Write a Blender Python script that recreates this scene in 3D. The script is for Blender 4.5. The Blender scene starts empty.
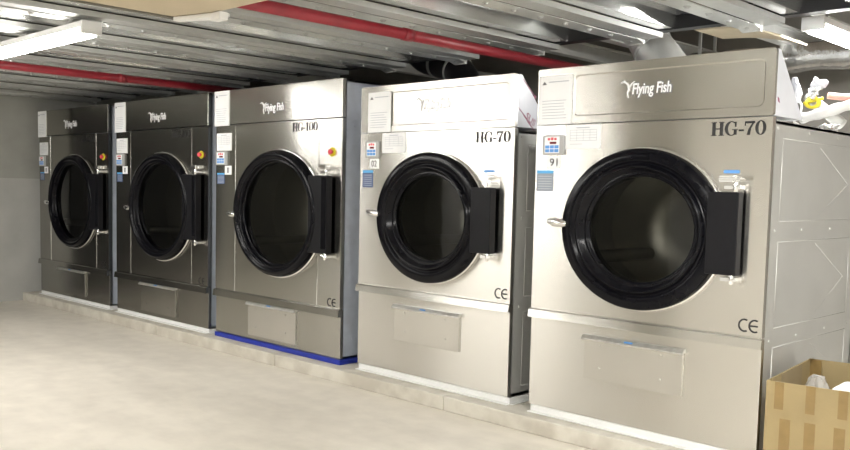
import bpy, bmesh, math, random
from mathutils import Vector, Matrix
random.seed(7)
PI = math.pi
S = 0.896                       # vertical proportion of the round doors
scn = bpy.context.scene
COL = scn.collection

# ------------------------------------------------------------------ materials
def nmat(name):
    m = bpy.data.materials.new(name); m.use_nodes = True
    nt = m.node_tree; b = nt.nodes['Principled BSDF']
    return m, nt, b

def simple(name, col, rough=0.5, metal=0.0, var=0.0, scale=8.0, bump=0.0, bscale=60.0, coat=0.0, spec=.5):
    m, nt, b = nmat(name); b.inputs['Specular IOR Level'].default_value = spec
    b.inputs['Roughness'].default_value = rough
    b.inputs['Metallic'].default_value = metal
    b.inputs['Base Color'].default_value = (*col, 1)
    if coat: b.inputs['Coat Weight'].default_value = coat
    tc = nt.nodes.new('ShaderNodeTexCoord')
    if var:
        n = nt.nodes.new('ShaderNodeTexNoise'); n.inputs['Scale'].default_value = scale; n.inputs['Detail'].default_value = 6
        r = nt.nodes.new('ShaderNodeMapRange'); r.inputs[3].default_value = 1 - var; r.inputs[4].default_value = 1 + var
        r.inputs[1].default_value = .3; r.inputs[2].default_value = .7
        mx = nt.nodes.new('ShaderNodeVectorMath'); mx.operation = 'SCALE'; mx.inputs[0].default_value = col
        nt.links.new(tc.outputs['Object'], n.inputs['Vector']); nt.links.new(n.outputs[0], r.inputs[0])
        nt.links.new(r.outputs[0], mx.inputs['Scale']); nt.links.new(mx.outputs[0], b.inputs['Base Color'])
    if bump:
        n2 = nt.nodes.new('ShaderNodeTexNoise'); n2.inputs['Scale'].default_value = bscale; n2.inputs['Detail'].default_value = 4
        bp = nt.nodes.new('ShaderNodeBump'); bp.inputs['Strength'].default_value = bump; bp.inputs['Distance'].default_value = .01
        nt.links.new(tc.outputs['Object'], n2.inputs['Vector']); nt.links.new(n2.outputs[0], bp.inputs['Height'])
        nt.links.new(bp.outputs[0], b.inputs['Normal'])
    return m

def brushed(name, col, rough, aniso, wave=0.0, wscale=1.6, grain=.06, rot=0.25):
    """brushed sheet steel: fine horizontal grain, gentle sheet waviness"""
    m, nt, b = nmat(name)
    b.inputs['Base Color'].default_value = (*col, 1); b.inputs['Metallic'].default_value = 1
    b.inputs['Anisotropic'].default_value = aniso; b.inputs['Anisotropic Rotation'].default_value = rot
    tg = nt.nodes.new('ShaderNodeTangent'); tg.direction_type = 'RADIAL'; tg.axis = 'Z'
    nt.links.new(tg.outputs[0], b.inputs['Tangent'])
    tc = nt.nodes.new('ShaderNodeTexCoord')
    mp = nt.nodes.new('ShaderNodeMapping'); mp.inputs['Scale'].default_value = (3, 3, 220)
    n = nt.nodes.new('ShaderNodeTexNoise'); n.inputs['Scale'].default_value = 2; n.inputs['Detail'].default_value = 3
    r = nt.nodes.new('ShaderNodeMapRange'); r.inputs[3].default_value = max(.02, rough - grain); r.inputs[4].default_value = rough + grain
    nt.links.new(tc.outputs['Object'], mp.inputs[0]); nt.links.new(mp.outputs[0], n.inputs['Vector'])
    nt.links.new(n.outputs[0], r.inputs[0]); nt.links.new(r.outputs[0], b.inputs['Roughness'])
    if wave:
        n2 = nt.nodes.new('ShaderNodeTexNoise'); n2.inputs['Scale'].default_value = wscale; n2.inputs['Detail'].default_value = 1
        bp = nt.nodes.new('ShaderNodeBump'); bp.inputs['Strength'].default_value = wave; bp.inputs['Distance'].default_value = .02
        nt.links.new(tc.outputs['Object'], n2.inputs['Vector']); nt.links.new(n2.outputs[0], bp.inputs['Height'])
        nt.links.new(bp.outputs[0], b.inputs['Normal'])
    return m

def emit(name, col, s):
    m, nt, b = nmat(name)
    b.inputs['Base Color'].default_value = (.9, .9, .9, 1)
    b.inputs['Emission Color'].default_value = (*col, 1); b.inputs['Emission Strength'].default_value = s
    return m

M = {}
M['steel'] = brushed('brushed_steel', (.72, .705, .665), .235, 1.0, .06, 1.3, .004)
M['hood'] = brushed('brushed_steel_hood', (.62, .605, .565), .25, 1.0, .012, 1.2, .003)
M['steel_dim_refl'] = brushed('brushed_steel_dim_reflection', (.37, .36, .33), .21, 1.0, .08, 1.3, .004)  # same steel, base colour darkened to stand for dim reflections; hood likewise
M['steel_dim_refl_hood'] = brushed('brushed_steel_dim_reflection_hood', (.37, .36, .33), .19, 1.0, .02, 1.2, .003)
M['steel_half_dim_refl'] = brushed('brushed_steel_half_dim_reflection', (.52, .51, .475), .21, 1.0, .08, 1.3, .004)  # same steel, colour darkened partway for weaker reflections; hood likewise
M['steel_half_dim_refl_hood'] = brushed('brushed_steel_half_dim_reflection_hood', (.52, .51, .475), .19, 1.0, .02, 1.2, .003)
M['steel_side'] = simple('steel_side_sheet', (.62, .62, .60), .45, .6, .05, 3, .04, 5)
M['steel_panel'] = simple('access_panel_steel', (.64, .63, .60), .26, 1, .03, 5)
M['steel_panel_dim_refl'] = simple('access_panel_dim_reflection', (.40, .39, .36), .26, 1, .03, 5)  # panel colour darkened to match the dim reflections around it
M['galv'] = simple('galvanised_steel', (.58, .59, .57), .42, .6, .04, 22)
M['deck'] = simple('galvanised_deck', (.62, .63, .62), .17, .85, .04, 9, .015, 2)
M['galv_rough'] = simple('galvanised_rough', (.62, .62, .60), .45, .9, .12, 30)
M['bolt'] = simple('zinc_bolt', (.45, .45, .44), .45, .8)
M['bluegrey'] = simple('blue_grey_paint', (.48, .52, .60), .45, 0, .08, 14)
M['white'] = simple('white_paint', (.80, .80, .79), .45, 0, .04, 10)
M['blue'] = simple('blue_paint', (.012, .03, .33), .4, 0, .15, 12)
M['black'] = simple('black_plastic', (.004, .004, .006), .17, 0, .1, 20, spec=.16)
M['black_matte'] = simple('black_powder_coat', (.006, .006, .008), .45, 0, .1, 30, spec=.2)
M['rubber'] = simple('dark_gasket', (.015, .015, .016), .6)
M['drum'] = brushed('perforated_drum', (.40, .39, .35), .38, .3, .05, 5)
M['chrome'] = simple('chrome', (.88, .88, .88), .10, 1)
M['logo'] = simple('bright_logo_metal', (.93, .93, .95), .35, .3)
M['ink'] = simple('black_ink', (.012, .012, .013), .5)
M['paper'] = simple('white_paper', (.90, .91, .92), .55, 0, .02, 6)
M['print'] = simple('grey_print', (.55, .57, .62), .7)
M['print_dark'] = simple('dark_print', (.18, .18, .20), .7)
M['ctl'] = simple('grey_panel', (.42, .42, .42), .4)
M['redled'] = simple('red_print', (.70, .07, .10), .4)
M['darkred'] = simple('dark_red_display', (.18, .02, .03), .25)
M['bluekey'] = simple('blue_key', (.12, .33, .72), .4)
M['lblue'] = simple('light_blue_sticker', (.10, .40, .75), .45)
M['dblue'] = simple('dark_blue_sticker', (.06, .10, .22), .45)
M['gsticker'] = simple('grey_sticker', (.30, .34, .40), .45)
M['red'] = simple('red_pipe_paint', (.24, .012, .022), .35, 0, .12, 12)
M['beige'] = simple('beige_board', (.56, .48, .35), .6, 0, .06, 4)
M['film'] = simple('protective_film', (.72, .74, .80), .3, 0, .05, 4)
M['purple'] = simple('purple_print', (.28, .07, .14), .5)
M['card'] = simple('cardboard', (.29, .222, .11), .75, 0, .10, 5, .08, 90)
M['card_in'] = simple('cardboard_inside', (.27, .21, .12), .8, 0, .10, 5)
M['tape'] = simple('brown_tape', (.225, .15, .055), .30, 0, .10, 18)
M['cloth'] = simple('white_cloth', (.78, .78, .77), .8, 0, .04, 10, .2, 12)
M['pink'] = simple('pink_pipe', (.62, .30, .25), .4, 0, .08, 10)
M['yellow'] = simple('yellow_plastic', (.72, .60, .03), .4)
M['foil'] = simple('crinkled_foil', (.80, .80, .80), .22, 1, .08, 20, .9, 16)
M['blackduct'] = simple('black_duct', (.035, .035, .04), .28, .6)
M['wallgrey'] = simple('grey_wall_paint', (.35, .35, .32), .75, 0, .10, 3, .05, 40)
M['wallgrey2'] = simple('lower_wall_paint', (.45, .45, .43), .65, 0, .08, 3, .05, 40)
M['wallwhite'] = simple('white_wall_paint', (.82, .82, .80), .7, 0, .03, 2)
M['olive'] = simple('olive_grey_paint', (.15, .146, .122), .7, 0, .06, 3)
M['darkpanel'] = simple('added_dark_panel_paint', (.02, .02, .02), .55, 0, .1, 3)  # near black, for the added panel that darkens reflections
M['backwall'] = simple('back_wall_plaster', (.24, .23, .21), .85, 0, .12, 3)
M['slab'] = simple('concrete_slab', (.34, .30, .25), .85, 0, .12, 2)
M['lamp_dim'] = emit('dimmed_lamp_diffuser', (1.0, .975, .93), 24)  # emission lowered so lamp reflections in the steel stay soft
M['housing'] = simple('lamp_housing', (.75, .75, .74), .4)
M['lamp'] = emit('lamp_diffuser', (1.0, .985, .95), 62)
M['steel_black'] = simple('dark_steel', (.03, .03, .032), .5, .6)

# painted concrete floor: pale, blotchy, faintly glossy
def floor_mat():
    m, nt, b = nmat('painted_concrete_floor')
    tc = nt.nodes.new('ShaderNodeTexCoord')
    n1 = nt.nodes.new('ShaderNodeTexNoise'); n1.inputs['Scale'].default_value = 1.3; n1.inputs['Detail'].default_value = 8; n1.inputs['Roughness'].default_value = .6
    n2 = nt.nodes.new('ShaderNodeTexNoise'); n2.inputs['Scale'].default_value = 7; n2.inputs['Detail'].default_value = 6
    mp = nt.nodes.new('ShaderNodeMapping'); mp.inputs['Scale'].default_value = (.45, 1.6, 1); mp.inputs['Rotation'].default_value = (0, 0, .5)
    r = nt.nodes.new('ShaderNodeValToRGB')
    r.color_ramp.elements[0].position = .36; r.color_ramp.elements[0].color = (.64, .595, .52, 1)
    r.color_ramp.elements[1].position = .60; r.color_ramp.elements[1].color = (.79, .74, .655, 1)
    mx = nt.nodes.new('ShaderNodeMix'); mx.data_type = 'FLOAT'; mx.inputs[0].default_value = .35
    nt.links.new(tc.outputs['Object'], mp.inputs[0]); nt.links.new(mp.outputs[0], n1.inputs['Vector']); nt.links.new(tc.outputs['Object'], n2.inputs['Vector'])
    nt.links.new(n1.outputs[0], mx.inputs[2]); nt.links.new(n2.outputs[0], mx.inputs[3])
    nt.links.new(mx.outputs[0], r.inputs[0]); nt.links.new(r.outputs[0], b.inputs['Base Color'])
    r2 = nt.nodes.new('ShaderNodeMapRange'); r2.inputs[3].default_value = .35; r2.inputs[4].default_value = .6
    nt.links.new(n1.outputs[0], r2.inputs[0]); nt.links.new(r2.outputs[0], b.inputs['Roughness'])
    return m
M['floor'] = floor_mat()
def curb_mat():
    m, nt, b = nmat('painted_curb')
    tc = nt.nodes.new('ShaderNodeTexCoord')
    n1 = nt.nodes.new('ShaderNodeTexNoise'); n1.inputs['Scale'].default_value = 6; n1.inputs['Detail'].default_value = 8
    r = nt.nodes.new('ShaderNodeValToRGB')
    r.color_ramp.elements[0].position = .38; r.color_ramp.elements[0].color = (.50, .465, .40, 1)
    r.color_ramp.elements[1].position = .62; r.color_ramp.elements[1].color = (.64, .61, .54, 1)
    nt.links.new(tc.outputs['Object'], n1.inputs['Vector']); nt.links.new(n1.outputs[0], r.inputs[0]); nt.links.new(r.outputs[0], b.inputs['Base Color'])
    b.inputs['Roughness'].default_value = .6
    return m
M['curb'] = curb_mat()

# dark tinted door glass and clear plastic: see-through but glossy
def glassy(name, tint, gloss_rough=.03, ior=1.5):
    m = bpy.data.materials.new(name); m.use_nodes = True; nt = m.node_tree
    for n in list(nt.nodes):
        if n.type == 'BSDF_PRINCIPLED': nt.nodes.remove(n)
    out = [n for n in nt.nodes if n.type == 'OUTPUT_MATERIAL'][0]
    t = nt.nodes.new('ShaderNodeBsdfTransparent'); t.inputs[0].default_value = (*tint, 1)
    g = nt.nodes.new('ShaderNodeBsdfGlossy'); g.inputs['Roughness'].default_value = gloss_rough
    f = nt.nodes.new('ShaderNodeFresnel'); f.inputs[0].default_value = ior
    mx = nt.nodes.new('ShaderNodeMixShader')
    nt.links.new(f.outputs[0], mx.inputs[0]); nt.links.new(t.outputs[0], mx.inputs[1]); nt.links.new(g.outputs[0], mx.inputs[2])
    nt.links.new(mx.outputs[0], out.inputs[0])
    return m
M['glass'] = glassy('tinted_door_glass', (.42, .42, .40))
def plastic():
    m, nt, b = nmat('clear_plastic_bag')
    b.inputs['Base Color'].default_value = (.75, .75, .74, 1); b.inputs['Roughness'].default_value = .15; b.inputs['Alpha'].default_value = .35
    return m
M['plastic'] = plastic()

# ------------------------------------------------------------------ mesh helpers
class B:
    """collects shapes, then links them as ONE mesh object"""
    def __init__(s): s.bm = bmesh.new()
    def quad(s, *pts):
        vs = [s.bm.verts.new(p) for p in pts]
        try: return s.bm.faces.new(vs)
        except ValueError: return None
    def box(s, x0, x1, y0, y1, z0, z1):
        v = [s.bm.verts.new((x, y, z)) for x in (x0, x1) for y in (y0, y1) for z in (z0, z1)]
        for f in ((0,1,3,2),(4,6,7,5),(0,4,5,1),(2,3,7,6),(0,2,6,4),(1,5,7,3)): s.bm.faces.new([v[i] for i in f])
        return v
    def obox(s, o, e1, e2, e3):
        o, e1, e2, e3 = map(Vector, (o, e1, e2, e3))
        v = [s.bm.verts.new(o + e1*a + e2*b + e3*c) for a in (0,1) for b in (0,1) for c in (0,1)]
        for f in ((0,1,3,2),(4,6,7,5),(0,4,5,1),(2,3,7,6),(0,2,6,4),(1,5,7,3)): s.bm.faces.new([v[i] for i in f])
    def tube(s, pts, r, n=12, caps=True):
        pts = [Vector(p) for p in pts]; rings = []
        rr = r if isinstance(r, (list, tuple)) else [r]*len(pts)
        up = None
        for i, p in enumerate(pts):
            d = (pts[min(i+1, len(pts)-1)] - pts[max(i-1, 0)]).normalized()
            if up is None:
                up = Vector((0,0,1)) if abs(d.z) < .9 else Vector((1,0,0))
            a = d.cross(up).normalized(); up = a.cross(d).normalized()
            rings.append([s.bm.verts.new(p + (a*math.cos(t) + up*math.sin(t))*rr[i]) for t in [2*PI*k/n for k in range(n)]])
        for a, b in zip(rings, rings[1:]):
            for k in range(n): s.bm.faces.new((a[k], a[(k+1)%n], b[(k+1)%n], b[k])).smooth = True
        if caps: s.bm.faces.new(rings[0][::-1]); s.bm.faces.new(rings[-1])
    def lathe(s, cx, cz, prof, sz=S, n=112, smooth=True, cap=False):
        """prof: (radius, y) turned about the y axis, squashed by sz vertically"""
        rings = [[s.bm.verts.new((cx + r*math.cos(2*PI*k/n), y, cz + sz*r*math.sin(2*PI*k/n))) for k in range(n)] for r, y in prof]
        for a, b in zip(rings, rings[1:]):
            for k in range(n): s.bm.faces.new((a[k], a[(k+1)%n], b[(k+1)%n], b[k])).smooth = smooth
        if cap: s.bm.faces.new(rings[-1])
    def poly(s, pts):
        return s.bm.faces.new([s.bm.verts.new(p) for p in pts])
    def extr(s, pts, d):
        """prism from polygon pts along vector d"""
        d = Vector(d); a = [s.bm.verts.new(p) for p in pts]; b = [s.bm.verts.new(Vector(p)+d) for p in pts]
        s.bm.faces.new(a[::-1]); s.bm.faces.new(b); n = len(a)
        for k in range(n): s.bm.faces.new((a[k], a[(k+1)%n], b[(k+1)%n], b[k]))
    def strip(s, outer, inner, y, dy):
        """glyph stroke between two polylines in (x,z), raised by dy towards -y"""
        pts = outer + inner[::-1]
        n = len(outer)
        f = [[s.bm.verts.new((x, yy, z)) for x, z in pts] for yy in (y, y-dy)]
        m = len(pts)
        for i in range(n-1):
            s.bm.faces.new((f[1][i], f[1][i+1], f[1][m-2-i], f[1][m-1-i]))
        for i in range(m):
            s.bm.faces.new((f[0][i], f[0][(i+1)%m], f[1][(i+1)%m], f[1][i]))
    def build(s, name, mat, parent=None, off=(0,0,0), bevel=0, seg=2, angle=35):
        bmesh.ops.recalc_face_normals(s.bm, faces=s.bm.faces)
        if any(off): bmesh.ops.translate(s.bm, verts=s.bm.verts, vec=-Vector(off))
        me = bpy.data.meshes.new(name); s.bm.to_mesh(me); s.bm.free()
        mats = mat if isinstance(mat, list) else [mat]
        for m_ in mats: me.materials.append(m_)
        o = bpy.data.objects.new(name, me); COL.objects.link(o)
        if parent is not None: o.parent = parent
        if bevel:
            b = o.modifiers.new('Bevel', 'BEVEL'); b.width = bevel; b.segments = seg; b.limit_method = 'ANGLE'; b.angle_limit = math.radians(angle)
        return o

def tag(o, label, cat, group=None):
    o['label'] = label; o['category'] = cat
    if group: o['group'] = group
    return o
def thing(name, label, cat, loc, group=None):
    o = bpy.data.objects.new(name, None); COL.objects.link(o); o.location = loc; o.empty_display_size = .1
    return tag(o, label, cat, group)
def struct(o): o['kind'] = 'structure'; return o

def text_mesh(name, s, x0, x1, z0, z1, y, mat, parent, off, bold=.0, shear=0, depth=.002, face='front', rot=0):
    cu = bpy.data.curves.new(name + '_curve', 'FONT'); cu.body = s; cu.size = 1; cu.offset = bold; cu.shear = shear; cu.extrude = .01
    ob = bpy.data.objects.new(name + '_tmp', cu); COL.objects.link(ob)
    dg = bpy.context.evaluated_depsgraph_get(); dg.update()
    me = bpy.data.meshes.new_from_object(ob.evaluated_get(dg))
    bpy.data.objects.remove(ob); bpy.data.curves.remove(cu)
    xs = [v.co.x for v in me.vertices]; ys = [v.co.y for v in me.vertices]
    ax, bx, ay, by = min(xs), max(xs), min(ys), max(ys)
    for v in me.vertices:
        u = (v.co.x-ax)/(bx-ax); w = (v.co.y-ay)/(by-ay); d = (v.co.z/.02+.5)*depth
        if face == 'front': v.co = Vector((x0+(x1-x0)*u, y-d, z0+(z1-z0)*w)) - Vector(off)
        else:      # on a face looking along +x: x0/x1 are y coordinates, y is the x of the face; rotated in the face
            cy, cz = (x0+x1)/2, (z0+z1)/2; a, b = (x1-x0)*(u-.5), (z1-z0)*(w-.5)
            v.co = Vector((y+d, cy+a*math.cos(rot)-b*math.sin(rot), cz+a*math.sin(rot)+b*math.cos(rot))) - Vector(off)
    me.materials.clear(); me.materials.append(mat)
    me.name = name
    o = bpy.data.objects.new(name, me); COL.objects.link(o); o.parent = parent
    return o

# serif capitals for the model number, drawn on a unit-high cell; returns advance width
def arc(cx, cz, rx, rz, a0, a1, n=28):
    return [(cx + rx*math.cos(math.radians(a0+(a1-a0)*i/n)), cz + rz*math.sin(math.radians(a0+(a1-a0)*i/n))) for i in range(n+1)]
def glyph(ch):
    """list of strokes, each (outer polyline, inner polyline); advance"""
    def bar(x0, x1, z0, z1): return ([(x0, z1), (x1, z1)], [(x0, z0), (x1, z0)])
    if ch == 'H':
        return [bar(.08,.29,0,1), bar(.59,.80,0,1), bar(.29,.59,.46,.54),
                bar(0,.36,0,.05), bar(0,.36,.95,1), bar(.52,.88,0,.05), bar(.52,.88,.95,1)], .92
    if ch == 'G':
        return [(arc(.42,.5,.42,.53,42,318), arc(.45,.5,.25,.47,50,312)), bar(.60,.78,.04,.42), bar(.48,.86,.39,.44),
                bar(.66,.75,.62,.98)], .90
    if ch == '-': return [bar(.02,.34,.28,.41)], .38
    if ch == '7':
        return [bar(.02,.66,.83,.99), bar(.02,.07,.66,.9), ([(.66,.99),(.42,.45),(.36,0)], [(.50,.86),(.26,.42),(.17,0)])], .70
    if ch == '0':
        return [(arc(.34,.5,.34,.52,0,360,40), arc(.34,.5,.15,.47,0,360,40))], .74
    if ch == '1':
        return [bar(.20,.38,0,1), bar(.04,.54,0,.05), ([(.04,.86),(.38,1)], [(.04,.80),(.30,.88)])], .60
def serif_text(name, s, x0, x1, z0, z1, y, mat, parent, off, depth=.0015):
    b = B(); adv = 0; items = []
    for ch in s:
        g, a = glyph(ch); items.append((adv, g)); adv += a
    kx = (x1-x0)/(adv-.06); kz = (z1-z0)
    for a, g in items:
        for o_, i_ in g:
            b.strip([(x0+(a+p)*kx, z0+q*kz) for p, q in o_], [(x0+(a+p)*kx, z0+q*kz) for p, q in i_], y, depth)
    return b.build(name, mat, parent, off)

def rect_loop(cx, cz, x0, x1, z0, z1, angs):
    out = []
    for t in angs:
        c, s_ = math.cos(t), math.sin(t); k = 1e9
        if c > 1e-9: k = min(k, (x1-cx)/c)
        if c < -1e-9: k = min(k, (x0-cx)/c)
        if s_ > 1e-9: k = min(k, (z1-cz)/s_)
        if s_ < -1e-9: k = min(k, (z0-cz)/s_)
        out.append((cx+k*c, cz+k*s_))
    return out
def rounded_loop(x0, x1, z0, z1, r, n=6):
    pts = []
    for cx, cz, a in ((x1-r, z1-r, 0), (x0+r, z1-r, 90), (x0+r, z0+r, 180), (x1-r, z0+r, 270)):
        for i in range(n+1):
            t = math.radians(a + 90*i/n); pts.append((cx + r*math.cos(t), cz + r*math.sin(t)))
    return pts

# ------------------------------------------------------------------ tumble dryers
CURB = .085
def dryer(x0, W, big, label, y0=0.0, blue_base=False, number=None, first=False, film=False):
    """x0: left edge of the front; big: the larger model with the painted blue-grey sides"""
    k = W/1.5 if big else 1.0
    t = thing('tumble_dryer', label, 'tumble dryer', (x0+W/2, y0+.55, CURB), 'industrial tumble dryers in a row on the kerb')
    off = (W/2, .55, CURB); ST = M['steel_half_dim_refl'] if blue_base else M['steel_dim_refl'] if big else M['steel']
    if big: zb, zd, zs, zt, dep = .120, .453, 1.706, 1.963, 1.25; dcx, dcz, R, G = .82*k, 1.062, .499, .41
    else:   zb, zd, zs, zt, dep = .123, .642, 1.600, 1.888, 1.12; dcx, dcz, R, G = .64, 1.087, .429, .282
    # casing: open-fronted shell behind the front sheets
    b = B()
    i = .006 if not big else .012
    ztop = zt-.008 if big else 1.582
    y_f = .045
    b.box(i, i+.012, y_f, dep, zb, ztop); b.box(W-i-.012, W-i, y_f, dep, zb, ztop)
    b.box(i, W-i, dep-.012, dep, zb, ztop); b.box(i, W-i, y_f, dep, ztop-.012, ztop); b.box(i, W-i, y_f, dep, zb, zb+.012)
    # inner front flange (dark shadow gap sits before it)
    if not big:                    # pressed cross-break lines and rivets on the right side sheet
        xs = W-i
        def ridge(pts): b.tube([(xs, p, q) for p, q in pts], .0022, 6)
        for (za, zc, hi, lo) in ((1.150, 1.512, 1.49, 1.167), (.675, 1.058, 1.04, .689), (.17, .587, .56, .21)):
            ridge([(.13, zc), (1.02, zc)]); ridge([(.13, za), (1.02, za)]); ridge([(.13, za), (.13, zc)]); ridge([(1.02, za), (1.02, zc)])
            mid = (hi+lo)/2
            ridge([(.565, hi), (.95, mid), (.565, lo), (.18, mid), (.565, hi)])
        for zz in (1.11, .62):
            for yy in (.09, .39, .74, 1.05):
                b.tube([(xs-.002, yy, zz), (xs+.004, yy, zz)], .007, 8)
        for yy in (.07, .42, .78): b.tube([(xs-.002, yy, 1.553), (xs+.004, yy, 1.553)], .008, 8)
    else:
        xs = W-i
        for zz in (.25, .9, 1.66): b.tube([(xs-.002, .12, zz), (xs+.004, .12, zz)], .008, 8)
        b.box(xs-.001, xs+.003, .06, dep, 1.70, 1.706)
    b.build('casing', M['bluegrey'] if big else M['steel_side'], t, off)
    b = B(); b.box(.03, W-.03, .026, .045, zb+.01, zt-.02 if big else 1.59)
    # back plate of the front sheets, with an opening for the drum
    b.bm.clear()
    angs = sorted(set([2*PI*q/96 for q in range(96)] + [math.atan2(z-dcz, x-dcx) % (2*PI) for x in (.03, W-.03) for z in (zb+.01, zs)]))
    lo = rect_loop(dcx, dcz, .03, W-.03, zb+.01, zs, angs); li = [(dcx+.9*R*math.cos(a), dcz+.9*R*S*math.sin(a)) for a in angs]
    n = len(angs)
    for q in range(n): b.quad((lo[q][0], .045, lo[q][1]), (lo[(q+1)%n][0], .045, lo[(q+1)%n][1]), (li[(q+1)%n][0], .045, li[(q+1)%n][1]), (li[q][0], .045, li[q][1]))
    b.build('inner_frame', M['steel_black'], t, off)
    # front panel with the round opening
    b = B(); zf0 = zd
    corners = [math.atan2(z-dcz, x-dcx) % (2*PI) for x in (0, W) for z in (zf0, zs-.002)]
    angs = sorted(set([2*PI*q/120 for q in range(120)] + corners))
    lo = rect_loop(dcx, dcz, 0, W, zf0, zs-.002, angs); li = [(dcx+.93*R*math.cos(a), dcz+.93*R*S*math.sin(a)) for a in angs]
    n = len(angs)
    vo = [b.bm.verts.new((p, 0, q)) for p, q in lo]; vi = [b.bm.verts.new((p, 0, q)) for p, q in li]
    vo2 = [b.bm.verts.new((p, .028, q)) for p, q in lo]; vi2 = [b.bm.verts.new((p, .028, q)) for p, q in li]
    for q in range(n):
        w = (q+1) % n
        b.bm.faces.new((vo[q], vo[w], vi[w], vi[q])); b.bm.faces.new((vo[q], vo2[q], vo2[w], vo[w])); b.bm.faces.new((vi[q], vi[w], vi2[w], vi2[q]))
    b.build('front_panel', ST, t, off)
    # lower panel
    b = B(); b.box(0, W, .004 if not big else .006, .032, zb, zd-.004); b.build('lower_panel', ST, t, off, .002)
    # trim ledge across the front
    b = B(); h = .046 if not big else .05
    b.extr([(-.004, -.024, zd-h), (-.004, -.018, zd-.006), (-.004, -.012, zd), (-.004, .002, zd), (-.004, .002, zd-h)], (W+.012, 0, 0))
    b.build('trim_ledge', ST, t, off)
    # hood
    if big:
        b = B(); b.box(0, W, -.004, .03, zs+.004, zt); b.build('hood', M['steel_half_dim_refl_hood' if blue_base else 'steel_dim_refl_hood'], t, off, .003)
    else:
        b = B()
        oo = rounded_loop(0, W, zs+.003, zt, .012); aa = rounded_loop(.225, 1.208, 1.640, 1.846, .03); cc = rounded_loop(.231, 1.202, 1.646, 1.840, .026)
        n = len(oo)
        V = [[b.bm.verts.new((p, y, q)) for p, q in L] for L, y in ((oo, 0), (aa, 0), (cc, .005))]
        for L1, L2 in zip(V, V[1:]):
            for q in range(n): b.bm.faces.new((L1[q], L1[(q+1)%n], L2[(q+1)%n], L2[q]))
        b.bm.faces.new(V[2])
        # sloping cap behind the face: shallow at the top, deep at the bottom
        back = [b.bm.verts.new((p, .02, q)) for p, q in oo]
        for q in range(n): b.bm.faces.new((V[0][q], back[q], back[(q+1)%n], V[0][(q+1)%n]))
        b.build('hood', M['hood'], t, off)
        b = B(); b.extr([(.004, .02, zs+.003), (.004, .02, zt-.002), (.004, .055, zt-.002), (.004, .33, zs+.003)], (W-.008, 0, 0))
        hs = b.build('hood_back', M['film'], t, off, .002)
        hs['label'] = 'sloping hood back still under pale protective film'
        yx = W-.004
        if number == '02': text_mesh('film_print', 'SUS', .095, .185, 1.632, 1.670, yx, M['purple'], hs, (0,0,0), .0, 0, .0012, 'side', math.radians(-28))
        for o_ in list(hs.children): o_.location = (-off[0], -off[1], -off[2])
        b = B()
        if number != '02':
            b.obox((yx, .05, 1.665), (.001,0,0), (0,.016,-.006), (0,-.008,.02))
        for q in range(3 if number == '02' else 0):
            yy = .035+.035*q; b.obox((yx, yy, 1.70-.03*q), (.001,0,0), (.0, .07, -.05), (0, .003, .004))
        if number == '02': b.obox((yx, .06, 1.86), (.001,0,0), (0,.11,-.085), (0,.004,.005)); b.obox((yx, .16, 1.775), (.001,0,0), (0,.018,-.01), (0,.006,.014))
        b.build('film_lettering', M['purple'], hs, (0,0,0)).location = (-off[0], -off[1], -off[2])
    # plinth
    b = B()
    if blue_base:
        b.box(.01, W+.02, -.012, dep-.02, CURB+.001, zb-.002); pl = b.build('plinth', M['blue'], t, off, .002); pl['label'] = 'blue painted plinth'
    else:
        xa, xb = .015, W+.02
        b.box(xa, xb, .002, .010, CURB+.001, zb-.001); b.box(xa, xb, -.028, .010, CURB+.001, CURB+.007)    # angle iron along the front
        b.box(xb-.008, xb, .004, dep-.02, CURB+.001, zb-.001); b.box(xa, xa+.008, .004, dep-.02, CURB+.001, zb-.001); b.box(xb-.001, xb+.02, .004, dep-.02, CURB+.001, CURB+.007)
        pl = b.build('plinth', M['white'], t, off, .0015); pl['label'] = 'white painted angle iron plinth'
    # ---- door
    b = B()
    if big:
        prof = [(1.0, .0), (1.0, -.025), (.985, -.05), (.955, -.068), (.915, -.074), (.875, -.066), (.855, -.05), (.845, -.055), (.828, -.052), (.822, -.035), (.818, -.018), (.80, -.018)]
    else:
        prof = [(1.0, .0), (1.0, -.040), (.99, -.050), (.975, -.054), (.86, -.058), (.845, -.056), (.83, -.044), (.815, -.042), (.80, -.050), (.785, -.064), (.77, -.068), (.755, -.064), (.72, -.034), (.70, -.030), (.688, -.034), (.676, -.032), (.668, -.020), (.655, -.018)]
    b.lathe(dcx, dcz, [(r*R, y) for r, y in prof])
    b.lathe(dcx, dcz, [(prof[-1][0]*R, -.018), (prof[-1][0]*R, .03), (.92*R, .03), (.98*R, -.001)])
    door = b.build('door', M['black'], t, off)
    d0 = tuple(-Vector(off)); 
    def sub(bb, name, mat, bev=0):
        return bb.build(name, mat, door, off, bev)
    b = B(); b.lathe(dcx, dcz, [(R*1.0, -.001), (R*1.018, -.001), (R*1.022, -.008), (R*1.015, -.016), (R*.998, -.016)])
    sub(b, 'door_surround', M['chrome'])
    b = B(); gr = prof[-1][0]*R+.01; b.lathe(dcx, dcz, [(gr, -.010), (gr*.6, -.012), (gr*.25, -.0125)], cap=True); b.bm.normal_update()
    sub(b, 'door_glass', M['glass'])
    if big: hx0, hx1, ha, hb_ = dcx+.40, 1.42*k, .815, 1.331
    else: hx0, hx1, ha, hb_ = 1.0, 1.143, .909, 1.273
    b = B(); b.box(hx0, hx1, -.061, -.012, ha, hb_); sub(b, 'hinge_plate', M['black_matte'], .004)
    if big:
        b = B(); b.box(hx1-.05, hx1-.006, -.068, -.0605, ha+.03, hb_-.01); sub(b, 'hinge_rail', M['black'], .003)
    lz = 1.043 if big else 1.104; lx = dcx-R
    b = B()
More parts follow.
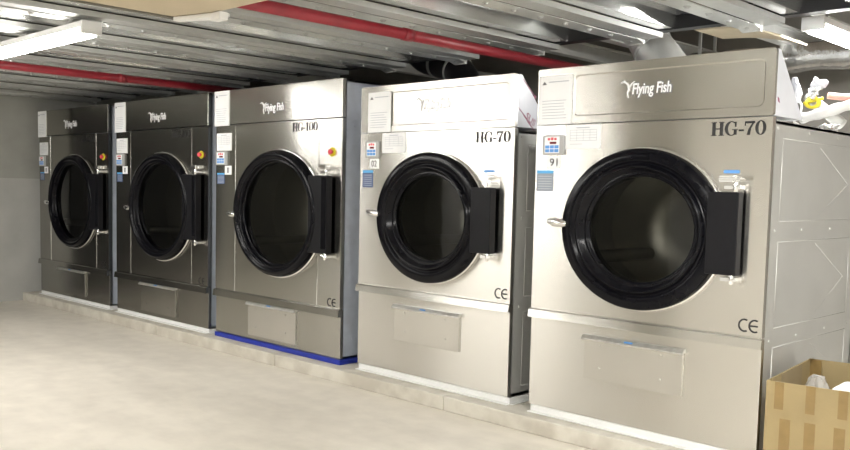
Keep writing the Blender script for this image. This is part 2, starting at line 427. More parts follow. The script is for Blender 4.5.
    b.tube([(lx-.075, -.055, lz+.004), (lx-.045, -.055, lz+.003), (lx-.04, -.055, lz)], [.016, .020, .025], 14); b.tube([(lx-.04, -.055, lz), (lx+.01, -.062, lz-.004), (lx+.045, -.066, lz-.006)], [.026, .022, .013], 14)
    b.box(lx-.065, lx-.02, -.05, -.001, lz-.016, lz+.016)
    b.tube([(lx-.05, -.055, lz+.02), (lx-.05, -.055, lz-.024)], .009, 10)
    sub(b, 'door_latch', M['chrome'], .002)
    # hinge brackets
    for top in (1, 0):
        hz = hb_+.012 if top else ha-.028
        b = B(); b.box(hx1-.075, hx1-.005, -.05, -.001, hz, hz+.018); b.tube([(hx1-.02, -.052, hz-.012), (hx1-.02, -.052, hz+.03)], .010, 12); b.box(hx1-.035, hx1+.006, -.06, -.04, hz+.003, hz+.013)
        if top:
            b.box(hx1-.105, hx1-.04, -.04, -.001, hz+.03, hz+.062); b.box(hx1-.10, hx1-.02, -.055, -.035, hz+.040, hz+.052); b.tube([(hx1-.03, -.045, hz+.046), (hx1+.015, -.045, hz+.047)], .006, 10)
        b.build('hinge', M['chrome'], t, off, .0015)
    if not big:
        b = B(); b.box(hx1-.10, hx1-.03, -.006, -.001, hb_+.083, hb_+.097); sw = b.build('hinge_tag', M['bluekey'], t, off); sw['label'] = 'small blue tag'
    # drum behind the glass
    b = B(); rd = gr*1.22; dd = .62
    b.lathe(dcx, dcz, [(gr*1.02, .04), (rd, .05), (rd, .30), (rd+.012, .31), (rd, .32), (rd, dd), (rd*.5, dd+.015), (rd*.1, dd+.016)], n=64, cap=True)
    for a in (90, 210, 330):
        c, s_ = math.cos(math.radians(a)), math.sin(math.radians(a))
        b.tube([(dcx+rd*c*.97, .08, dcz+S*rd*s_*.97), (dcx+rd*c*.97, dd-.02, dcz+S*rd*s_*.97)], .035, 8)
    b.build('drum', M['drum'], t, off)
    # ---- fittings
    if big:
        for sx in (.262*k, 1.258*k):
            b = B(); b.box(sx-.003, sx+.003, -.0025, .001, zd+.001, zs-.002); b.build('seam_strip', M['chrome'], t, off)
    # access panel low on the front
    if big: ax0, ax1, az0, az1 = .455*k, 1.03*k, .152, .398
    else: ax0, ax1, az0, az1 = .348, .888, .322, .541
    b = B(); b.box(ax0, ax1, -.008, .006, az0, az1-.012)
    for px in (.17, .80):
        for pz in (.28, .80): b.tube([(ax0+(ax1-ax0)*px, -.007, az0+(az1-az0)*pz), (ax0+(ax1-ax0)*px, -.012, az0+(az1-az0)*pz)], .0065, 10)
    ap = b.build('access_panel', M['steel_panel_dim_refl'] if big and not blue_base else M['steel_panel'], t, off, .002)
    b = B(); b.extr([(ax0-.008, .006, az1-.012), (ax0-.008, -.026, az1-.020), (ax0-.008, -.030, az1-.012), (ax0-.008, -.012, az1+.004), (ax0-.008, .006, az1+.004)], (ax1-ax0+.016, 0, 0))
    b.build('pull_lip', M['galv_rough'], ap, off, .0015)
    b = B(); tx = (ax0+ax1)/2-.03; b.obox((tx, -.0285, az1-.0065), (.045,0,0), (0,.006,.0055), (0,-.0015,.002)); b.build('maker_tag', M['bluekey'], ap, off)
    # hinge / model number / marks
    if big: serif_text('model_number', 'HG-100', .965*k, 1.243*k, 1.632, 1.692, -.0005, M['ink'], t, off)
    else: serif_text('model_number', 'HG-70', .972, 1.222, 1.522, 1.582, -.0005, M['ink'], t, off)
    b = B(); ccx, ccz, rr = (1.395*k, .492, .0245) if big else (1.170, .692, .0265)
    for dx, ch in ((0, 'C'), (.047, 'E')):
        b.strip(arc(ccx+dx, ccz, rr*1.08, rr*1.12, 62, 298, 20), arc(ccx+dx, ccz, rr*.80, rr*.84, 62, 298, 20), -.0005, .0012)
        if ch == 'E': b.strip([(ccx+dx-.024, ccz+.0036), (ccx+dx+.013, ccz+.0036)], [(ccx+dx-.024, ccz-.0036), (ccx+dx+.013, ccz-.0036)], -.0005, .0012)
    b.build('conformity_mark', M['ink'], t, off)
    # maker's lettering on the hood
    hy = -.004 if big else .005
    if big: bx0, bx1, tx0, tx1, z0_, z1_ = .585*k, .645*k, .650*k, .87*k, 1.775, 1.838
    else: bx0, bx1, tx0, tx1, z0_, z1_ = .492, .552, .560, .765, 1.722, 1.782
    ml = text_mesh('maker_lettering', 'Flying Fish', tx0, tx1, z0_-.008, z1_, hy-.0015, M['logo'], t, off, .018, .12, .003)
    text_mesh('letter_edge', 'Flying Fish', tx0-.004, tx1+.004, z0_-.013, z1_+.004, hy-.0002, M['print_dark'], ml, off, .05, .12, .0012)
    b = B(); w = bx1-bx0; zt_, zm, zl = z1_+.012, z1_-.02, z0_-.008
    b.tube([(bx0, hy-.003, zt_-.008), (bx0+w*.35, hy-.003, zt_), (bx0+w*.72, hy-.003, zt_-.016), (bx0+w*.82, hy-.003, zm-.01), (bx0+w*.68, hy-.003, zl+.026), (bx0+w*.78, hy-.003, zl)], [.002, .005, .0055, .005, .004, .002], 8)
    b.tube([(bx0+w*.82, hy-.003, zm), (bx0+w*1.05, hy-.003, zt_-.012), (bx0+w*1.3, hy-.003, zt_-.002)], [.004, .0035, .0015], 8)
    b.build('maker_emblem', M['logo'], t, off)
    # sheets and stickers on the left edge
    if big:
        pq = dict(p1=(-.012, .187, 1.700, 1.962), p2=(.012, .212, 1.514, 1.645), ctl=(.012, .166, 1.405, 1.508), num=(.122, .212, 1.333, 1.400), blu=(.02, .118, 1.262, 1.345))
    else:
        dx_ = .06 if number == '02' else 0
        pq = dict(p1=(.01+dx_, .218+dx_, 1.603, 1.852), p2=(.186+dx_*.3, .394+dx_*.3, 1.474, 1.596), ctl=(.048+dx_*.2, .184, 1.446, 1.548), num=(.072+dx_*.3, .160+dx_*.25, 1.378, 1.440), blu=(.010+dx_*.25, .116+dx_*.1, 1.260, 1.368))
    def sheet(key, name, mat, th=.003, yb=0.0):
        a0, a1, c0, c1 = pq[key]; b = B()
        nx, nz = 6, 6; g = []
        for ix in range(nx+1):
            col_ = []
            for iz in range(nz+1):
                u, v = ix/nx, iz/nz
                y = yb-th-.0025*math.sin(PI*v)*math.sin(2.3*PI*u+.5*v)*(1 if key in ('p1', 'p2') else 0)
                col_.append(b.bm.verts.new((a0+(a1-a0)*u, min(y, yb-.0012), c0+(c1-c0)*v)))
            g.append(col_)
        for ix in range(nx):
            for iz in range(nz): b.bm.faces.new((g[ix][iz], g[ix+1][iz], g[ix+1][iz+1], g[ix][iz+1]))
        ret = bmesh.ops.extrude_face_region(b.bm, geom=list(b.bm.faces))
        for v in [e for e in ret['geom'] if isinstance(e, bmesh.types.BMVert)]: v.co.y = yb-.0003
        return b.build(name, mat, t, off)
    ybase = -.004 if big else 0
    p1 = sheet('p1', 'manual_sheet', M['paper'], .004, ybase); p1['label'] = 'white manual sheet in a plastic sleeve'
    a0, a1, c0, c1 = pq['p1']; wd, ht = a1-a0, c1-c0
    b = B(); yb = ybase-.0068
    for q in range(7):
        zz = c1-ht*(.52+.06*q); b.box(a0+wd*.12, a0+wd*(.86-.14*random.random()), yb-.0004, yb, zz, zz+.003)
    b.box(a0+wd*.30, a0+wd*.9, yb-.0004, yb, c1-ht*.14, c1-ht*.12)
    b.build('print', M['print'], p1, off)
    b = B()
    b.extr([(a0+wd*.10, yb, c1-ht*.18), (a0+wd*.24, yb, c1-ht*.18), (a0+wd*.17, yb, c1-ht*.11)], (0, -.0004, 0))
    b.build('warning_triangle', M['print_dark'], p1, off)
    p2 = sheet('p2', 'notice_sheet', M['paper'], .003); p2['label'] = 'white notice sheet with a printed table'
    a0, a1, c0, c1 = pq['p2']; wd, ht = a1-a0, c1-c0
    b = B(); yb = -.0062
    for q in range(5): zz = c1-ht*(.22+.11*q); b.box(a0+wd*.14, a0+wd*.9, yb-.0004, yb, zz, zz+.0018)
    for q in range(5): xx = a0+wd*(.14+.19*q); b.box(xx, xx+.002, yb-.0004, yb, c1-ht*.66, c1-ht*.22)
    b.box(a0+wd*.32, a0+wd*.7, yb-.0004, yb, c1-ht*.14, c1-ht*.10); b.box(a0+wd*.14, a0+wd*.5, yb-.0004, yb, c1-ht*.80, c1-ht*.78)
    b.build('printed_table', M['print'], p2, off)
    a0, a1, c0, c1 = pq['ctl']; wd, ht = a1-a0, c1-c0
    b = B(); b.box(a0, a1, -.014, -.0002, c0, c1); cp = b.build('control_panel', M['ctl'], t, off, .004)
    b = B(); b.box(a0+wd*.12, a0+wd*.80, -.0148, -.0138, c0+ht*.10, c0+ht*.92); b.build('panel_face', M['paper'], cp, off)
    b = B(); b.box(a0+wd*.36, a0+wd*.66, -.0165, -.0145, c0+ht*.55, c0+ht*.67); b.build('display', M['darkred'], cp, off)
    b = B()
    for q in range(3): b.box(a0+wd*(.26+.15*q), a0+wd*(.37+.15*q), -.0155, -.0145, c0+ht*.74, c0+ht*(.86+.03*(q % 2)))
    b.build('panel_lamps', M['redled'], cp, off)
    for r_ in range(2):
        for q in range(3):
            b = B(); xa = a0+wd*(.15+.215*q); za = c0+ht*(.14+.19*r_); b.box(xa, xa+wd*.19, -.0165, -.0145, za, za+ht*.16); b.build('key', M['bluekey'], cp, off, .001)
    nl = sheet('num', 'number_label', M['paper'], .0014)
    a0, a1, c0, c1 = pq['num']; wd, ht = a1-a0, c1-c0
    if number: text_mesh('number_print', number, a0+wd*.22, a0+wd*.78, c0+ht*.2, c0+ht*.82, -.0025, M['ink'], nl, off, .0, 0, .001); nl['label'] = 'white label printed %s' % number
    else:
        b = B(); b.box(a0+wd*.36, a0+wd*.50, -.0024, -.0018, c0+ht*.2, c0+ht*.8); b.box(a0+wd*.55, a0+wd*.64, -.0024, -.0018, c0+ht*.2, c0+ht*.8); b.build('number_print', M['print_dark'], nl, off)
    bl = sheet('blu', 'warning_label', M['gsticker'] if number == '91' else M['dblue'], .0014)
    a0, a1, c0, c1 = pq['blu']; wd, ht = a1-a0, c1-c0
    b = B(); b.box(a0, a1, -.002, -.0014, c1-ht*.15, c1); b.build('label_header', M['lblue'], bl, off)
    b = B()
    for q in range(6): b.box(a0+wd*.1, a0+wd*.9, -.0019, -.0014, c0+ht*(.10+.12*q), c0+ht*(.13+.12*q))
    b.build('label_text', M['print'], bl, off)
    if big:
        b = B(); ex, ez = 1.40*k, 1.487
        b.lathe(ex, ez, [(.034, -.0005), (.034, -.003), (.016, -.004)], n=32, cap=True); eb = b.build('emergency_stop', M['yellow'], t, off); eb['label'] = 'red emergency stop on a yellow disc'
        b = B(); b.lathe(ex, ez, [(.012, -.003), (.012, -.012), (.020, -.014), (.021, -.022), (.016, -.027), (.004, -.028)], n=32, cap=True); b.build('stop_button', M['redled'], eb, off)
    return t

dryer(-7.855, 1.535, True, 'dark-looking steel dryer in the far corner against the grey wall')
dryer(-6.168, 1.525, True, 'steel dryer with white plinth, second from the grey wall', number=None)
dryer(-4.531, 1.493, True, 'bright steel dryer standing on a blue painted plinth', blue_base=True)
dryer(-2.877, 1.250, False, 'steel dryer with number label 02 beside the control panel', y0=.017, number='02')
dryer(-1.466, 1.250, False, 'largest-looking steel dryer with label 91, next to the cardboard box', number='91')

# ------------------------------------------------------------------ room shell
XL, XR, YF, YB, ZC = -8.06, 3.2, -5.0, 2.6, 2.75
def sbox(name, mat, *a, bev=0):
    b = B(); b.box(*a); return struct(b.build(name, mat, None, (0,0,0), bev))
sbox('floor', M['floor'], XL-.2, XR+.2, YF-.2, YB+.2, -.15, 0)
sbox('ceiling', M['slab'], XL-.2, XR+.2, YF-.2, YB+.2, ZC, ZC+.15)
sbox('wall_back', M['backwall'], XL-.2, XR+.2, YB, YB+.2, 0, ZC)
b = B(); b.box(XL-.2, XL, YF, YB, 1.275, ZC); struct(b.build('wall_left', M['wallgrey']))
b = B(); b.box(XL-.2, XL+.004, YF, YB, 0, 1.275); struct(b.build('wall_left_lower', M['wallgrey2']))
sbox('wall_right', M['wallwhite'], XR, XR+.2, YF, YB, 0, ZC)
sbox('wall_front', M['wallwhite'], XL-.2, XR+.2, YF-.2, YF, 0, ZC)
sbox('added_dark_panel', M['darkpanel'], XL-.002, XL+.03, -2.3, -.42, 0, 2.1)  # unseen panel added to darken reflections in the far dryers
sbox('added_olive_panel', M['olive'], XL-.002, XL+.03, -4.3, -2.4, 0, 2.1)  # unseen panel added to darken the third dryer's reflections
sbox('added_olive_section_left', M['olive'], XL+.01, -6.75, YF-.01, YF+.06, 0, ZC)  # unseen flat section added so the steel mirrors an olive band
sbox('added_olive_section_right', M['olive'], -4.75, -3.3, YF-.01, YF+.06, 0, ZC)  # second unseen section, added for an olive band in the steel
# kerb the dryers stand on, with casting joints
b = B(); xs = [XL+.004, -6.9, -5.25, -3.6, -1.985, -.2]
for xa, xb in zip(xs, xs[1:]): b.box(xa+.002, xb-.002, -.11, 1.5, 0, CURB)
struct(b.build('trim_1', M['curb'], None, (0,0,0), .006))

# ------------------------------------------------------------------ galvanised deck overhead
ZD = 2.10
BOLT = None
EDGE = [(-7.72, .55), (-7.06, .6), (-6.40, .66), (-5.75, .60), (-5.10, .62), (-4.42, .60), (-3.84, .64), (-3.20, .62), (-2.53, .62), (-1.90, .62), (-1.22, .62), (-.56, .62), (.10, .62), (.75, .62), (1.40, .62), (2.05, .62)]
WORDS = ['first', 'second', 'third', 'fourth', 'fifth', 'sixth', 'seventh', 'eighth', 'ninth', 'tenth', 'eleventh', 'twelfth', 'thirteenth', 'fourteenth', 'fifteenth', 'sixteenth']
for n_, (xc, ye) in enumerate(EDGE):
    nxt = EDGE[n_+1][0] if n_+1 < len(EDGE) else xc+.65
    P = nxt-xc; y0, y1 = YF+.02, ye
    t = thing('deck_panel', 'galvanised ribbed steel ceiling deck strip, %s from the grey wall' % WORDS[n_], 'metal deck', (xc, (y0+y1)/2, ZD), 'galvanised steel deck strips overhead')
    off = (xc, (y0+y1)/2, ZD)
    def sheetprof(b, prof, ya, yb, th=.003):
        for (xa, za), (xb, zb_) in zip(prof, prof[1:]):
            b.extr([(xa, ya, za), (xb, ya, zb_), (xb, ya, zb_+th), (xa, ya, za+th)] if abs(xb-xa) > .004 else [(xa, ya, za), (xa+th, ya, za), (xb+th, ya, zb_), (xb, ya, zb_)], (0, yb-ya, 0))
    b = B()
    xl = xc+.124; w = P-.248
    sheetprof(b, [(xl, ZD+.035), (xl+w*.20, ZD+.035), (xl+w*.24, ZD+.10), (xl+w*.50, ZD+.10), (xl+w*.52, ZD+.088), (xl+w*.54, ZD+.10), (xl+w*.78, ZD+.10), (xl+w*.82, ZD+.035), (xl+w, ZD+.035)], y0, y1-.06)
    b.build('sheet', M['deck'], t, off)
    # two lapped flanges along the joint, bolted, with a ragged bright end
    b = B()
    b.box(xc-.115, xc-.006, y0, y1, ZD, ZD+.004); b.box(xc+.007, xc+.115, y0, y1-.01, ZD+.003, ZD+.007); b.box(xc-.012, xc+.012, y0, y1-.02, ZD+.03, ZD+.034)
    b.box(xc-.118, xc-.114, y0, y1, ZD, ZD+.03); b.box(xc+.113, xc+.117, y0, y1-.01, ZD+.002, ZD+.03)
    b.build('flange', M['galv'], t, off)
    yy = y1-.05; proto = None
    while yy > -2.6 and xc < .2:
        if proto is None:
            b = B(); b.tube([(0, 0, .001), (0, 0, -.009)], .011, 6); b.tube([(0, 0, .001), (0, 0, -.003)], .017, 10)
            proto = BOLT or b.build('bolt', M['bolt'], t); bo = proto if BOLT is None else proto.copy()
        else: bo = proto.copy()
        if bo is not BOLT and bo.name not in COL.objects: COL.objects.link(bo)
        bo.parent = t; bo.location = (-.055, yy-off[1], 0); BOLT = BOLT or proto; yy -= .205
    b = B(); b.extr([(xc-.10, y1-.09, ZD+.004), (xc+.0, y1-.09, ZD+.004), (xc+.0, y1-.01, ZD-.012), (xc-.10, y1-.01, ZD-.020)], (0, .004, .012))
    b.box(xc-.10, xc-.0, y1-.012, y1+.004, ZD-.02, ZD+.06); b.tube([(xc-.03, y1+.004, ZD+.02), (xc-.03, y1+.012, ZD+.02)], .012, 10)
    b.build('end_bracket', M['galv_rough'], t, off, .002)
# edge beam and joists carrying the deck, behind the strips
t = thing('edge_beam', 'long dark steel edge beam across the ends of the deck strips', 'steel beam', (-2.5, .60, 2.14))
b = B(); b.box(XL+.01, XR-.01, .56, .63, 2.13, 2.20); b.box(XL+.01, XR-.01, .54, .65, 2.20, 2.21); b.build('beam_web', M['steel_black'], t, (-2.5, .60, 2.14))
for n_, xj in enumerate((-6.9, -5.4, -3.9, -2.3, -1.75, -.95, -.45, .5)):
    o = B(); o.box(xj-.035, xj+.035, .56, 2.60, 2.2105, 2.22); o.box(xj-.006, xj+.006, .56, 2.60, 2.22, 2.31); o.box(xj-.035, xj+.035, .56, 2.60, 2.31, 2.32)
    jo = o.build('joist', M['galv'], None); jo.location = (0,0,0)
    tag(jo, 'galvanised joist above the dryers, %s from the grey wall' % WORDS[n_], 'steel joist', 'galvanised joists behind the edge beam')

# ------------------------------------------------------------------ red sprinkler pipes
def red_pipe(x, z, ya, yb, label):
    b = B(); b.tube([(x, ya, z), (x, yb, z)], .028, 16)
    for yy in (-2.3, -.6, 1.1):
        if ya < yy < yb:
            b.tube([(x, yy-.03, z), (x, yy+.03, z)], .032, 16)
    o = b.build('sprinkler_pipe', M['red']); return tag(o, label, 'pipe', 'red pipes under the deck')
red_pipe(-4.87, 2.025, -2.6, .95, 'red pipe under the deck near the lit lamp')
red_pipe(-1.84, 2.025, -2.6, 1.9, 'red pipe running over dryers 02 and 91')

# ------------------------------------------------------------------ lamps
def lamp(x0, x1, y, z, label, along='x', r=.049, top=.064, glow='lamp'):
    L = x1-x0
    t = thing('batten_lamp', label, 'ceiling lamp', ((x0+x1)/2, y, z) if along == 'x' else (y, (x0+x1)/2, z), 'fluorescent batten lamps')
    def place(b, name, mat, par):
        if along != 'x': bmesh.ops.rotate(b.bm, verts=b.bm.verts, cent=(0,0,0), matrix=Matrix.Rotation(PI/2, 3, 'Z'))
        return b.build(name, mat, par)
    b = B(); b.box(-L/2, L/2, -.05, .05, .012, .045); h = place(b, 'housing', M['housing'], t)
    b = B(); n = 12; ring = []
    for xx in (-L/2+.015, L/2-.015):
        ring.append([b.bm.verts.new((xx, r*math.cos(PI+PI*q/n), .012+r*math.sin(PI+PI*q/n))) for q in range(n+1)])
    for q in range(n): b.bm.faces.new((ring[0][q], ring[0][q+1], ring[1][q+1], ring[1][q]))
    b.bm.faces.new(ring[0]); b.bm.faces.new(ring[1][::-1]); b.bm.faces.new((ring[0][0], ring[1][0], ring[1][-1], ring[0][-1]))
    place(b, 'diffuser', M[glow], t)
    for s_ in (-1, 1):
        b = B(); b.box(s_*L/2-.012, s_*L/2+.012, -.054, .054, -.020, .046); place(b, 'end_cap', M['housing'], t)
    for s_ in (-1, 1):
        b = B(); b.tube([(s_*L*.35, 0, .045), (s_*L*.35, 0, top)], .008, 8); place(b, 'hanger', M['bolt'], t)
    return t
lamp(-4.40, -3.12, -1.64, 2.035, 'lit batten lamp under the deck above the floor at the dark dryers', glow='lamp_dim')
lamp(-5.72, -4.90, -1.64, 2.035, 'added unseen batten lamp under the deck at the grey wall end', glow='lamp_dim')  # unseen, added for the white highlight on the third hood
lamp(-.3, .9, -3.0, 2.035, 'added unseen batten lamp over the viewer')  # out of view, added to brighten the near floor
for n_, xx in enumerate((-6.85, -4.85, -3.5)):
    lamp(xx-.62, xx+.62, -3.0, 2.035, 'added unseen batten lamp in the middle row over the aisle, %s from the grey wall' % WORDS[n_], glow='lamp_dim')  # unseen row added for floor light and white zones in the steel
lamp(.1, 1.3, -1.64, 2.035, 'added unseen batten lamp over the aisle beside the cardboard box')  # out of view, added for more light on the floor
for n_, xx in enumerate((-5.85, -4.75, -1.2, 1.05)):
    lamp(xx-.50, xx+.50, -4.4, 2.035, 'added unseen batten lamp along the white wall behind the viewer, %s from the grey wall' % WORDS[n_], glow='lamp_dim')  # unseen row added for reflections in the dryer fronts
lamp(.75, 1.85, -.36, 2.10, 'lit batten lamp behind the last dryer beside the foil duct', 'y', .05, .110)
lamp(.9, 2.1, -.2, 2.035, 'added unseen batten lamp right of the cardboard box')  # out of view, added to brighten the right end

# ------------------------------------------------------------------ beige unit with white bracket under the deck
uo = (-1.6, -2.2, 1.94)
t = thing('ceiling_unit', 'beige flat unit hung under the deck near the lamp', 'ceiling unit', uo)
b = B(); b.box(-1.97, -.6, -2.72, -1.76, 1.94, 1.985); b.build('body', M['beige'], t, uo, .006)
b = B(); b.box(-1.985, -1.965, -2.72, -1.75, 1.933, 1.95); b.build('edge_trim', M['olive'], t, uo)
for xx in (-1.6, -1.0):
    b = B(); b.tube([(xx, -2.2, 1.985), (xx, -2.2, 2.098)], .008, 8); b.build('hanger', M['bolt'], t, uo)
b = B(); b.extr([(-1.96, -1.83, 1.938), (-1.71, -1.77, 1.938), (-1.70, -1.725, 1.938), (-1.76, -1.71, 1.938), (-1.96, -1.80, 1.938)], (0, 0, -.018))
b.box(-1.76, -1.69, -1.78, -1.74, 1.905, 1.938); b.build('bracket', M['white'], t, uo, .004)

# ------------------------------------------------------------------ exhaust ducts behind the hoods
def curve_pts(p, n=10):
    p = [Vector(q) for q in p]; out = []
    for i in range(len(p)-1):
        a, b_, c, d = p[max(i-1,0)], p[i], p[i+1], p[min(i+2, len(p)-1)]
        for k_ in range(n):
            t_ = k_/n; out.append(.5*((2*b_) + (-a+c)*t_ + (2*a-5*b_+4*c-d)*t_*t_ + (-a+3*b_-3*c+d)*t_**3))
    out.append(p[-1]); return out
def duct(path, r, mat, rings, label, name='exhaust_duct'):
    pts = curve_pts(path); t = thing(name, label, 'duct', path[0], 'exhaust ducts behind the dryers')
    b = B(); b.tube(pts, r, 24); b.build('pipe', mat, t, path[0])
    for q in rings:
        i = int(q*(len(pts)-2)); a, c = Vector(pts[i]), Vector(pts[i+1]); d = (c-a).normalized()
        b = B(); b.tube([a-d*.012, a+d*.012], r+.007, 24); b.build('clamp', M['galv'], t, path[0])
duct([(-1.10, .90, 1.585), (-1.14, .90, 1.86), (-1.26, .90, 2.03), (-1.38, .90, 2.18), (-1.43, .92, 2.40), (-1.43, .92, 2.745)], .115, M['galv'], (.30, .55, .75), 'shiny galvanised duct rising behind the dryer labelled 91')
duct([(-2.58, .78, 1.585), (-2.66, .82, 1.88), (-2.87, .92, 2.09), (-3.10, 1.0, 2.17), (-3.34, 1.03, 2.25), (-3.46, 1.05, 2.42), (-3.48, 1.05, 2.745)], .108, M['blackduct'], (.36, .55, .72), 'black duct rising behind the dryer labelled 02')

# foil wrapped duct along the back wall
t = thing('foil_duct', 'foil wrapped round duct running high along the back wall', 'duct', (0, 1.9, 2.13))
b = B(); pts = [(x_/10, 1.9+.006*math.sin(x_*1.7), 2.135+.004*math.sin(x_*2.3)) for x_ in range(-16, 31)]
b.tube(pts, [.088+.004*math.sin(i_*2.1) for i_ in range(len(pts))], 24); b.build('duct_wrap', M['foil'], t, (0, 1.9, 2.13))
for xx in (-1.0, -.45, .3):
    b = B(); b.tube([(xx, 1.9, 2.135), (xx+.05, 1.9, 2.135)], .097, 24); b.build('foil_band', M['chrome'], t, (0, 1.9, 2.13))
for xx in (-1.5, .6):
    b = B(); b.box(xx-.01, xx+.01, 1.79, 2.01, 2.02, 2.034); b.box(xx-.01, xx+.01, 1.79, 1.80, 2.02, ZC-.002); b.box(xx-.01, xx+.01, 2.0, 2.01, 2.02, ZC-.002); b.build('hanger', M['galv'], t, (0, 1.9, 2.13))
# beige cable cover
o = B(); pts = curve_pts([(-1.10, 1.0, 2.19), (-.9, 1.0, 2.175), (-.72, 1.0, 2.14), (-.60, 1.0, 2.10)], 6)
for a, c in zip(pts, pts[1:]): o.extr([(a.x, .95, a.z), (c.x, .95, c.z), (c.x, .95, c.z+.012), (a.x, .95, a.z+.012)], (0, .35, 0))
for yy in (1.0, 1.25): o.tube([(-.9, yy, 2.18), (-.9, yy, 2.2105)], .006, 6)
tag(o.build('cable_cover', M['beige']), 'curved beige cover strip above the last dryer hood', 'cover strip')

# ------------------------------------------------------------------ pipework on top of the nearest dryer
t = thing('steam_valve', 'yellow handled valve on the silver pipe above the last dryer', 'valve', (-.25, .55, 1.70))
ov = (-.25, .55, 1.70)
b = B(); b.tube([(-.27, .55, 1.735), (-.25, .55, 1.70), (-.115, .55, 1.588)], [.030, .030, .030], 20); b.tube([(-.285, .55, 1.75), (-.27, .55, 1.735)], .038, 20); b.build('pipe_stub', M['galv'], t, ov)
b = B(); b.lathe(-.250, 1.70, [(.022, .515), (.038, .512), (.043, .505), (.038, .498), (.022, .495)], sz=.7, n=28); b.tube([(-.295, .505, 1.70), (-.20, .505, 1.722)], .008, 8); b.build('hand_wheel', M['yellow'], t, ov)
b = B(); b.tube([(-.245, .55, 1.72), (-.245, .49, 1.735), (-.235, .47, 1.76)], [.022, .02, .024], 14); b.tube([(-.245, .47, 1.762), (-.20, .47, 1.775)], .018, 12); b.build('valve_body', M['chrome'], t, ov)
o = B(); o.tube(curve_pts([(-.195, .56, 1.738), (-.08, .56, 1.722), (.12, .58, 1.71), (.8, .6, 1.70), (2.0, .6, 1.70), (3.33, .6, 1.70)], 5), .017, 14); o.tube([(-.05, .56, 1.719), (-.03, .56, 1.717)], .024, 14)
tag(o.build('pink_pipe', M['pink']), 'pink copper pipe running right from the yellow valve', 'pipe')
o = B(); pts = curve_pts([(-.27, .41, 1.615), (-.16, .41, 1.638), (-.03, .42, 1.674), (.25, .44, 1.73), (.8, .46, 1.80), (2.0, .46, 1.82), (3.31, .46, 1.82)], 5); o.tube(pts, [.026+.003*math.sin(i_*1.9) for i_ in range(len(pts))], 14)
tag(o.build('wrapped_pipe', M['cloth']), 'white wrapped pipe lying across the top of the last dryer', 'pipe')
def crumple(name, mat, c, size, seed, sub=3, amp=.35):
    rnd = random.Random(seed); bm = bmesh.new(); bmesh.ops.create_icosphere(bm, subdivisions=sub, radius=1)
    dirs = [(Vector((rnd.gauss(0,1), rnd.gauss(0,1), rnd.gauss(0,1))).normalized(), rnd.uniform(1.5, 5), rnd.uniform(0, 6)) for _ in range(9)]
    for v in bm.verts:
        n = v.co.normalized(); d = sum(math.sin(n.dot(a)*f*2+ph) for a, f, ph in dirs)/4
        v.co = Vector((n.x*size[0], n.y*size[1], max(n.z, -.55)*size[2]))*(1+amp*d) + Vector(c)
    lo = min(v.co.z for v in bm.verts)
    b = B(); b.bm.free(); b.bm = bm; return b.build(name, mat), lo
o, _ = crumple('plastic_wrap', M['film'], (-.318, .43, 1.74), (.034, .05, .07), 3); tag(o, 'crumpled white plastic wrap beside the hood of the last dryer', 'plastic wrap')
o, _ = crumple('plastic_wrap', M['film'], (-.215, .46, 1.79), (.04, .03, .028), 9); tag(o, 'crumpled white plastic wrap on top of the yellow handled valve', 'plastic wrap')
o, _ = crumple('foil_scrap', M['foil'], (-.158, .462, 1.565), (.045, .045, .022), 5); tag(o, 'crumpled silver foil scrap on top of the last dryer', 'foil')
o = B(); o.tube(curve_pts([(-.285, .42, 1.70), (-.265, .40, 1.68), (-.262, .38, 1.64), (-.285, .37, 1.60), (-.285, .42, 1.588)], 6), .006, 8)
tag(o.build('cable', M['cloth']), 'thin white cable hanging beside the hood of the last dryer', 'cable')
for nm in ('steam_valve', 'pink_pipe', 'wrapped_pipe', 'plastic_wrap', 'plastic_wrap.001', 'foil_scrap', 'cable'):
    bpy.data.objects[nm].location += Vector((-.1415, .3756, .039))
o = B(); o.box(-.62, -.22, 2.50, 2.597, 1.93, 2.00); tag(o.build('wall_trunking', M['galv_rough'], None, (0,0,0), .004), 'grey metal box on the back wall below the foil duct', 'trunking')

# ------------------------------------------------------------------ cardboard box
th = math.radians(6.5); e1 = Vector((math.cos(th), math.sin(th), 0)); e2 = Vector((-math.sin(th), math.cos(th), 0)); o0 = Vector((-.100, -.205, .002)); BW, BD, BH = .62, .655, .508
t = thing('cardboard_box', 'open taped cardboard box on the floor beside the last dryer', 'box', o0 + e1*BW/2 + e2*BD/2)
ob = t.location.copy(); up = Vector((0, 0, 1)); tk = .007
b = B(); b.obox(o0, e1*BW, e2*tk, up*BH); b.obox(o0+e2*(BD-tk), e1*BW, e2*tk, up*BH); b.obox(o0+e1*(BW-tk)+e2*tk, e1*tk, e2*(BD-2*tk), up*BH); b.obox(o0+e2*tk, e1*tk, e2*(BD-2*tk), up*BH)
b.obox(o0+e1*tk+e2*tk, e1*(BW-2*tk), e2*(BD-2*tk), up*tk)
b.build('carton', M['card'], t, ob, .002)
b = B()
def strip_tape(b, u, z0, z1, w=.033, lean=0.0): b.obox(o0+e1*u-e2*.0012+up*z0, e1*w, e2*.001, up*(z1-z0)+e1*lean)
for u in (.035, .155, .275, .40, .52): 
    b = B(); strip_tape(b, u, BH-.112, BH-.001, .036); b.obox(o0+e1*u-e2*.0012+up*(BH-.001), e1*.036, e2*(tk+.003), up*.0012); b.build('tape_strip', M['tape'], t, ob)
for u in (.06, .155, .265, .40, .52):
    b = B(); strip_tape(b, u, BH-.30, BH-.148, .042); b.build('tape_strip', M['tape'], t, ob)
b = B(); b.obox(o0+e1*(tk+.0006)+e2*.18+up*(BH-.20), e1*.001, e2*.32, up*.199); b.build('inner_tape', M['card_in'], t, ob)
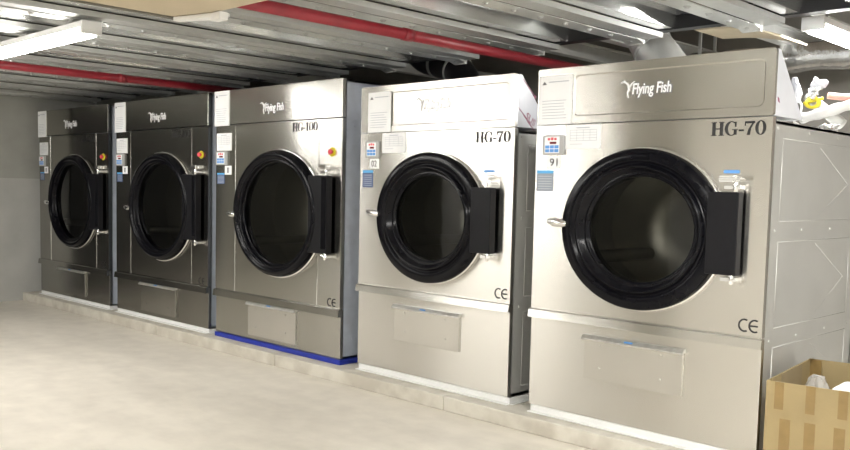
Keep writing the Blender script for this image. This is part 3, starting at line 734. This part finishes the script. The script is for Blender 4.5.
b = B(); b.obox(o0+e1*tk+e2*(BD-tk-.004)+up*(BH-.12), e1*.05, -e2*.003, up*.118); b.obox(o0+e1*tk+e2*(BD-.05)+up*(BH-.002), e1*.004+up*.004, e2*.045, e1*.012+up*.006); b.build('torn_flap', M['tape'], t, ob)
# things inside
def box_pt(u, v, z): return o0 + e1*u + e2*v + up*z
o, _ = crumple('white_cloth', M['cloth'], box_pt(.262, .20, .40), (.065, .11, .11), 11, 4, .14); tag(o, 'white bundled cloth inside the cardboard box', 'cloth')
# clear bag: a crumpled peaked sheet
rnd = random.Random(4); b = B(); apex = box_pt(.105, .36, .492); base = []
for q in range(14):
    a = 2*PI*q/14; rr_ = .085*(1+.16*math.sin(3*a+1)); base.append(box_pt(.115, .33, 0) + e1*rr_*math.cos(a) + e2*rr_*1.5*math.sin(a))
rings = []
for k_ in range(7):
    f = k_/6; ring = []
    for q in range(14):
        p = base[q].lerp(Vector((apex.x, apex.y, base[q].z)), 1-f**.7); p.z = .492-.16*f**1.5 + (.012*rnd.uniform(-1, 1) if 0 < k_ < 6 else 0); ring.append(b.bm.verts.new(p + e1*.006*rnd.uniform(-1,1)))
    rings.append(ring)
for r0, r1 in zip(rings, rings[1:]):
    for q in range(14): b.bm.faces.new((r0[q], r0[(q+1)%14], r1[(q+1)%14], r1[q]))
b.bm.faces.new(rings[0])
o = b.build('plastic_bag', M['plastic']); tag(o, 'crumpled clear plastic bag peaking inside the cardboard box', 'plastic bag')

# ------------------------------------------------------------------ camera and view
cam = bpy.data.cameras.new('camera'); co = bpy.data.objects.new('camera', cam); COL.objects.link(co)
rotm = Matrix.Rotation(.7737, 4, 'Z') @ Matrix.Rotation(PI/2-.0751, 4, 'X') @ Matrix.Rotation(.0233, 4, 'Z')
co.matrix_world = Matrix.Translation((1.3685, -3.7192, 1.2504)) @ rotm
cam.sensor_fit = 'HORIZONTAL'; cam.sensor_width = 36; cam.lens = 878.3484/850*36
cam.shift_y = 31.2873/850; cam.clip_start = .05; cam.clip_end = 60
scn.camera = co
w = bpy.data.worlds.new('world'); scn.world = w; w.use_nodes = True
w.node_tree.nodes['Background'].inputs[0].default_value = (.6, .63, .7, 1); w.node_tree.nodes['Background'].inputs[1].default_value = .05
vs = scn.view_settings; vs.view_transform = 'Standard'; vs.look = 'None'; vs.gamma = 1; vs.exposure = 0.66
try: vs.use_curve_mapping = False
except Exception: pass
scn.cycles.use_denoising = True
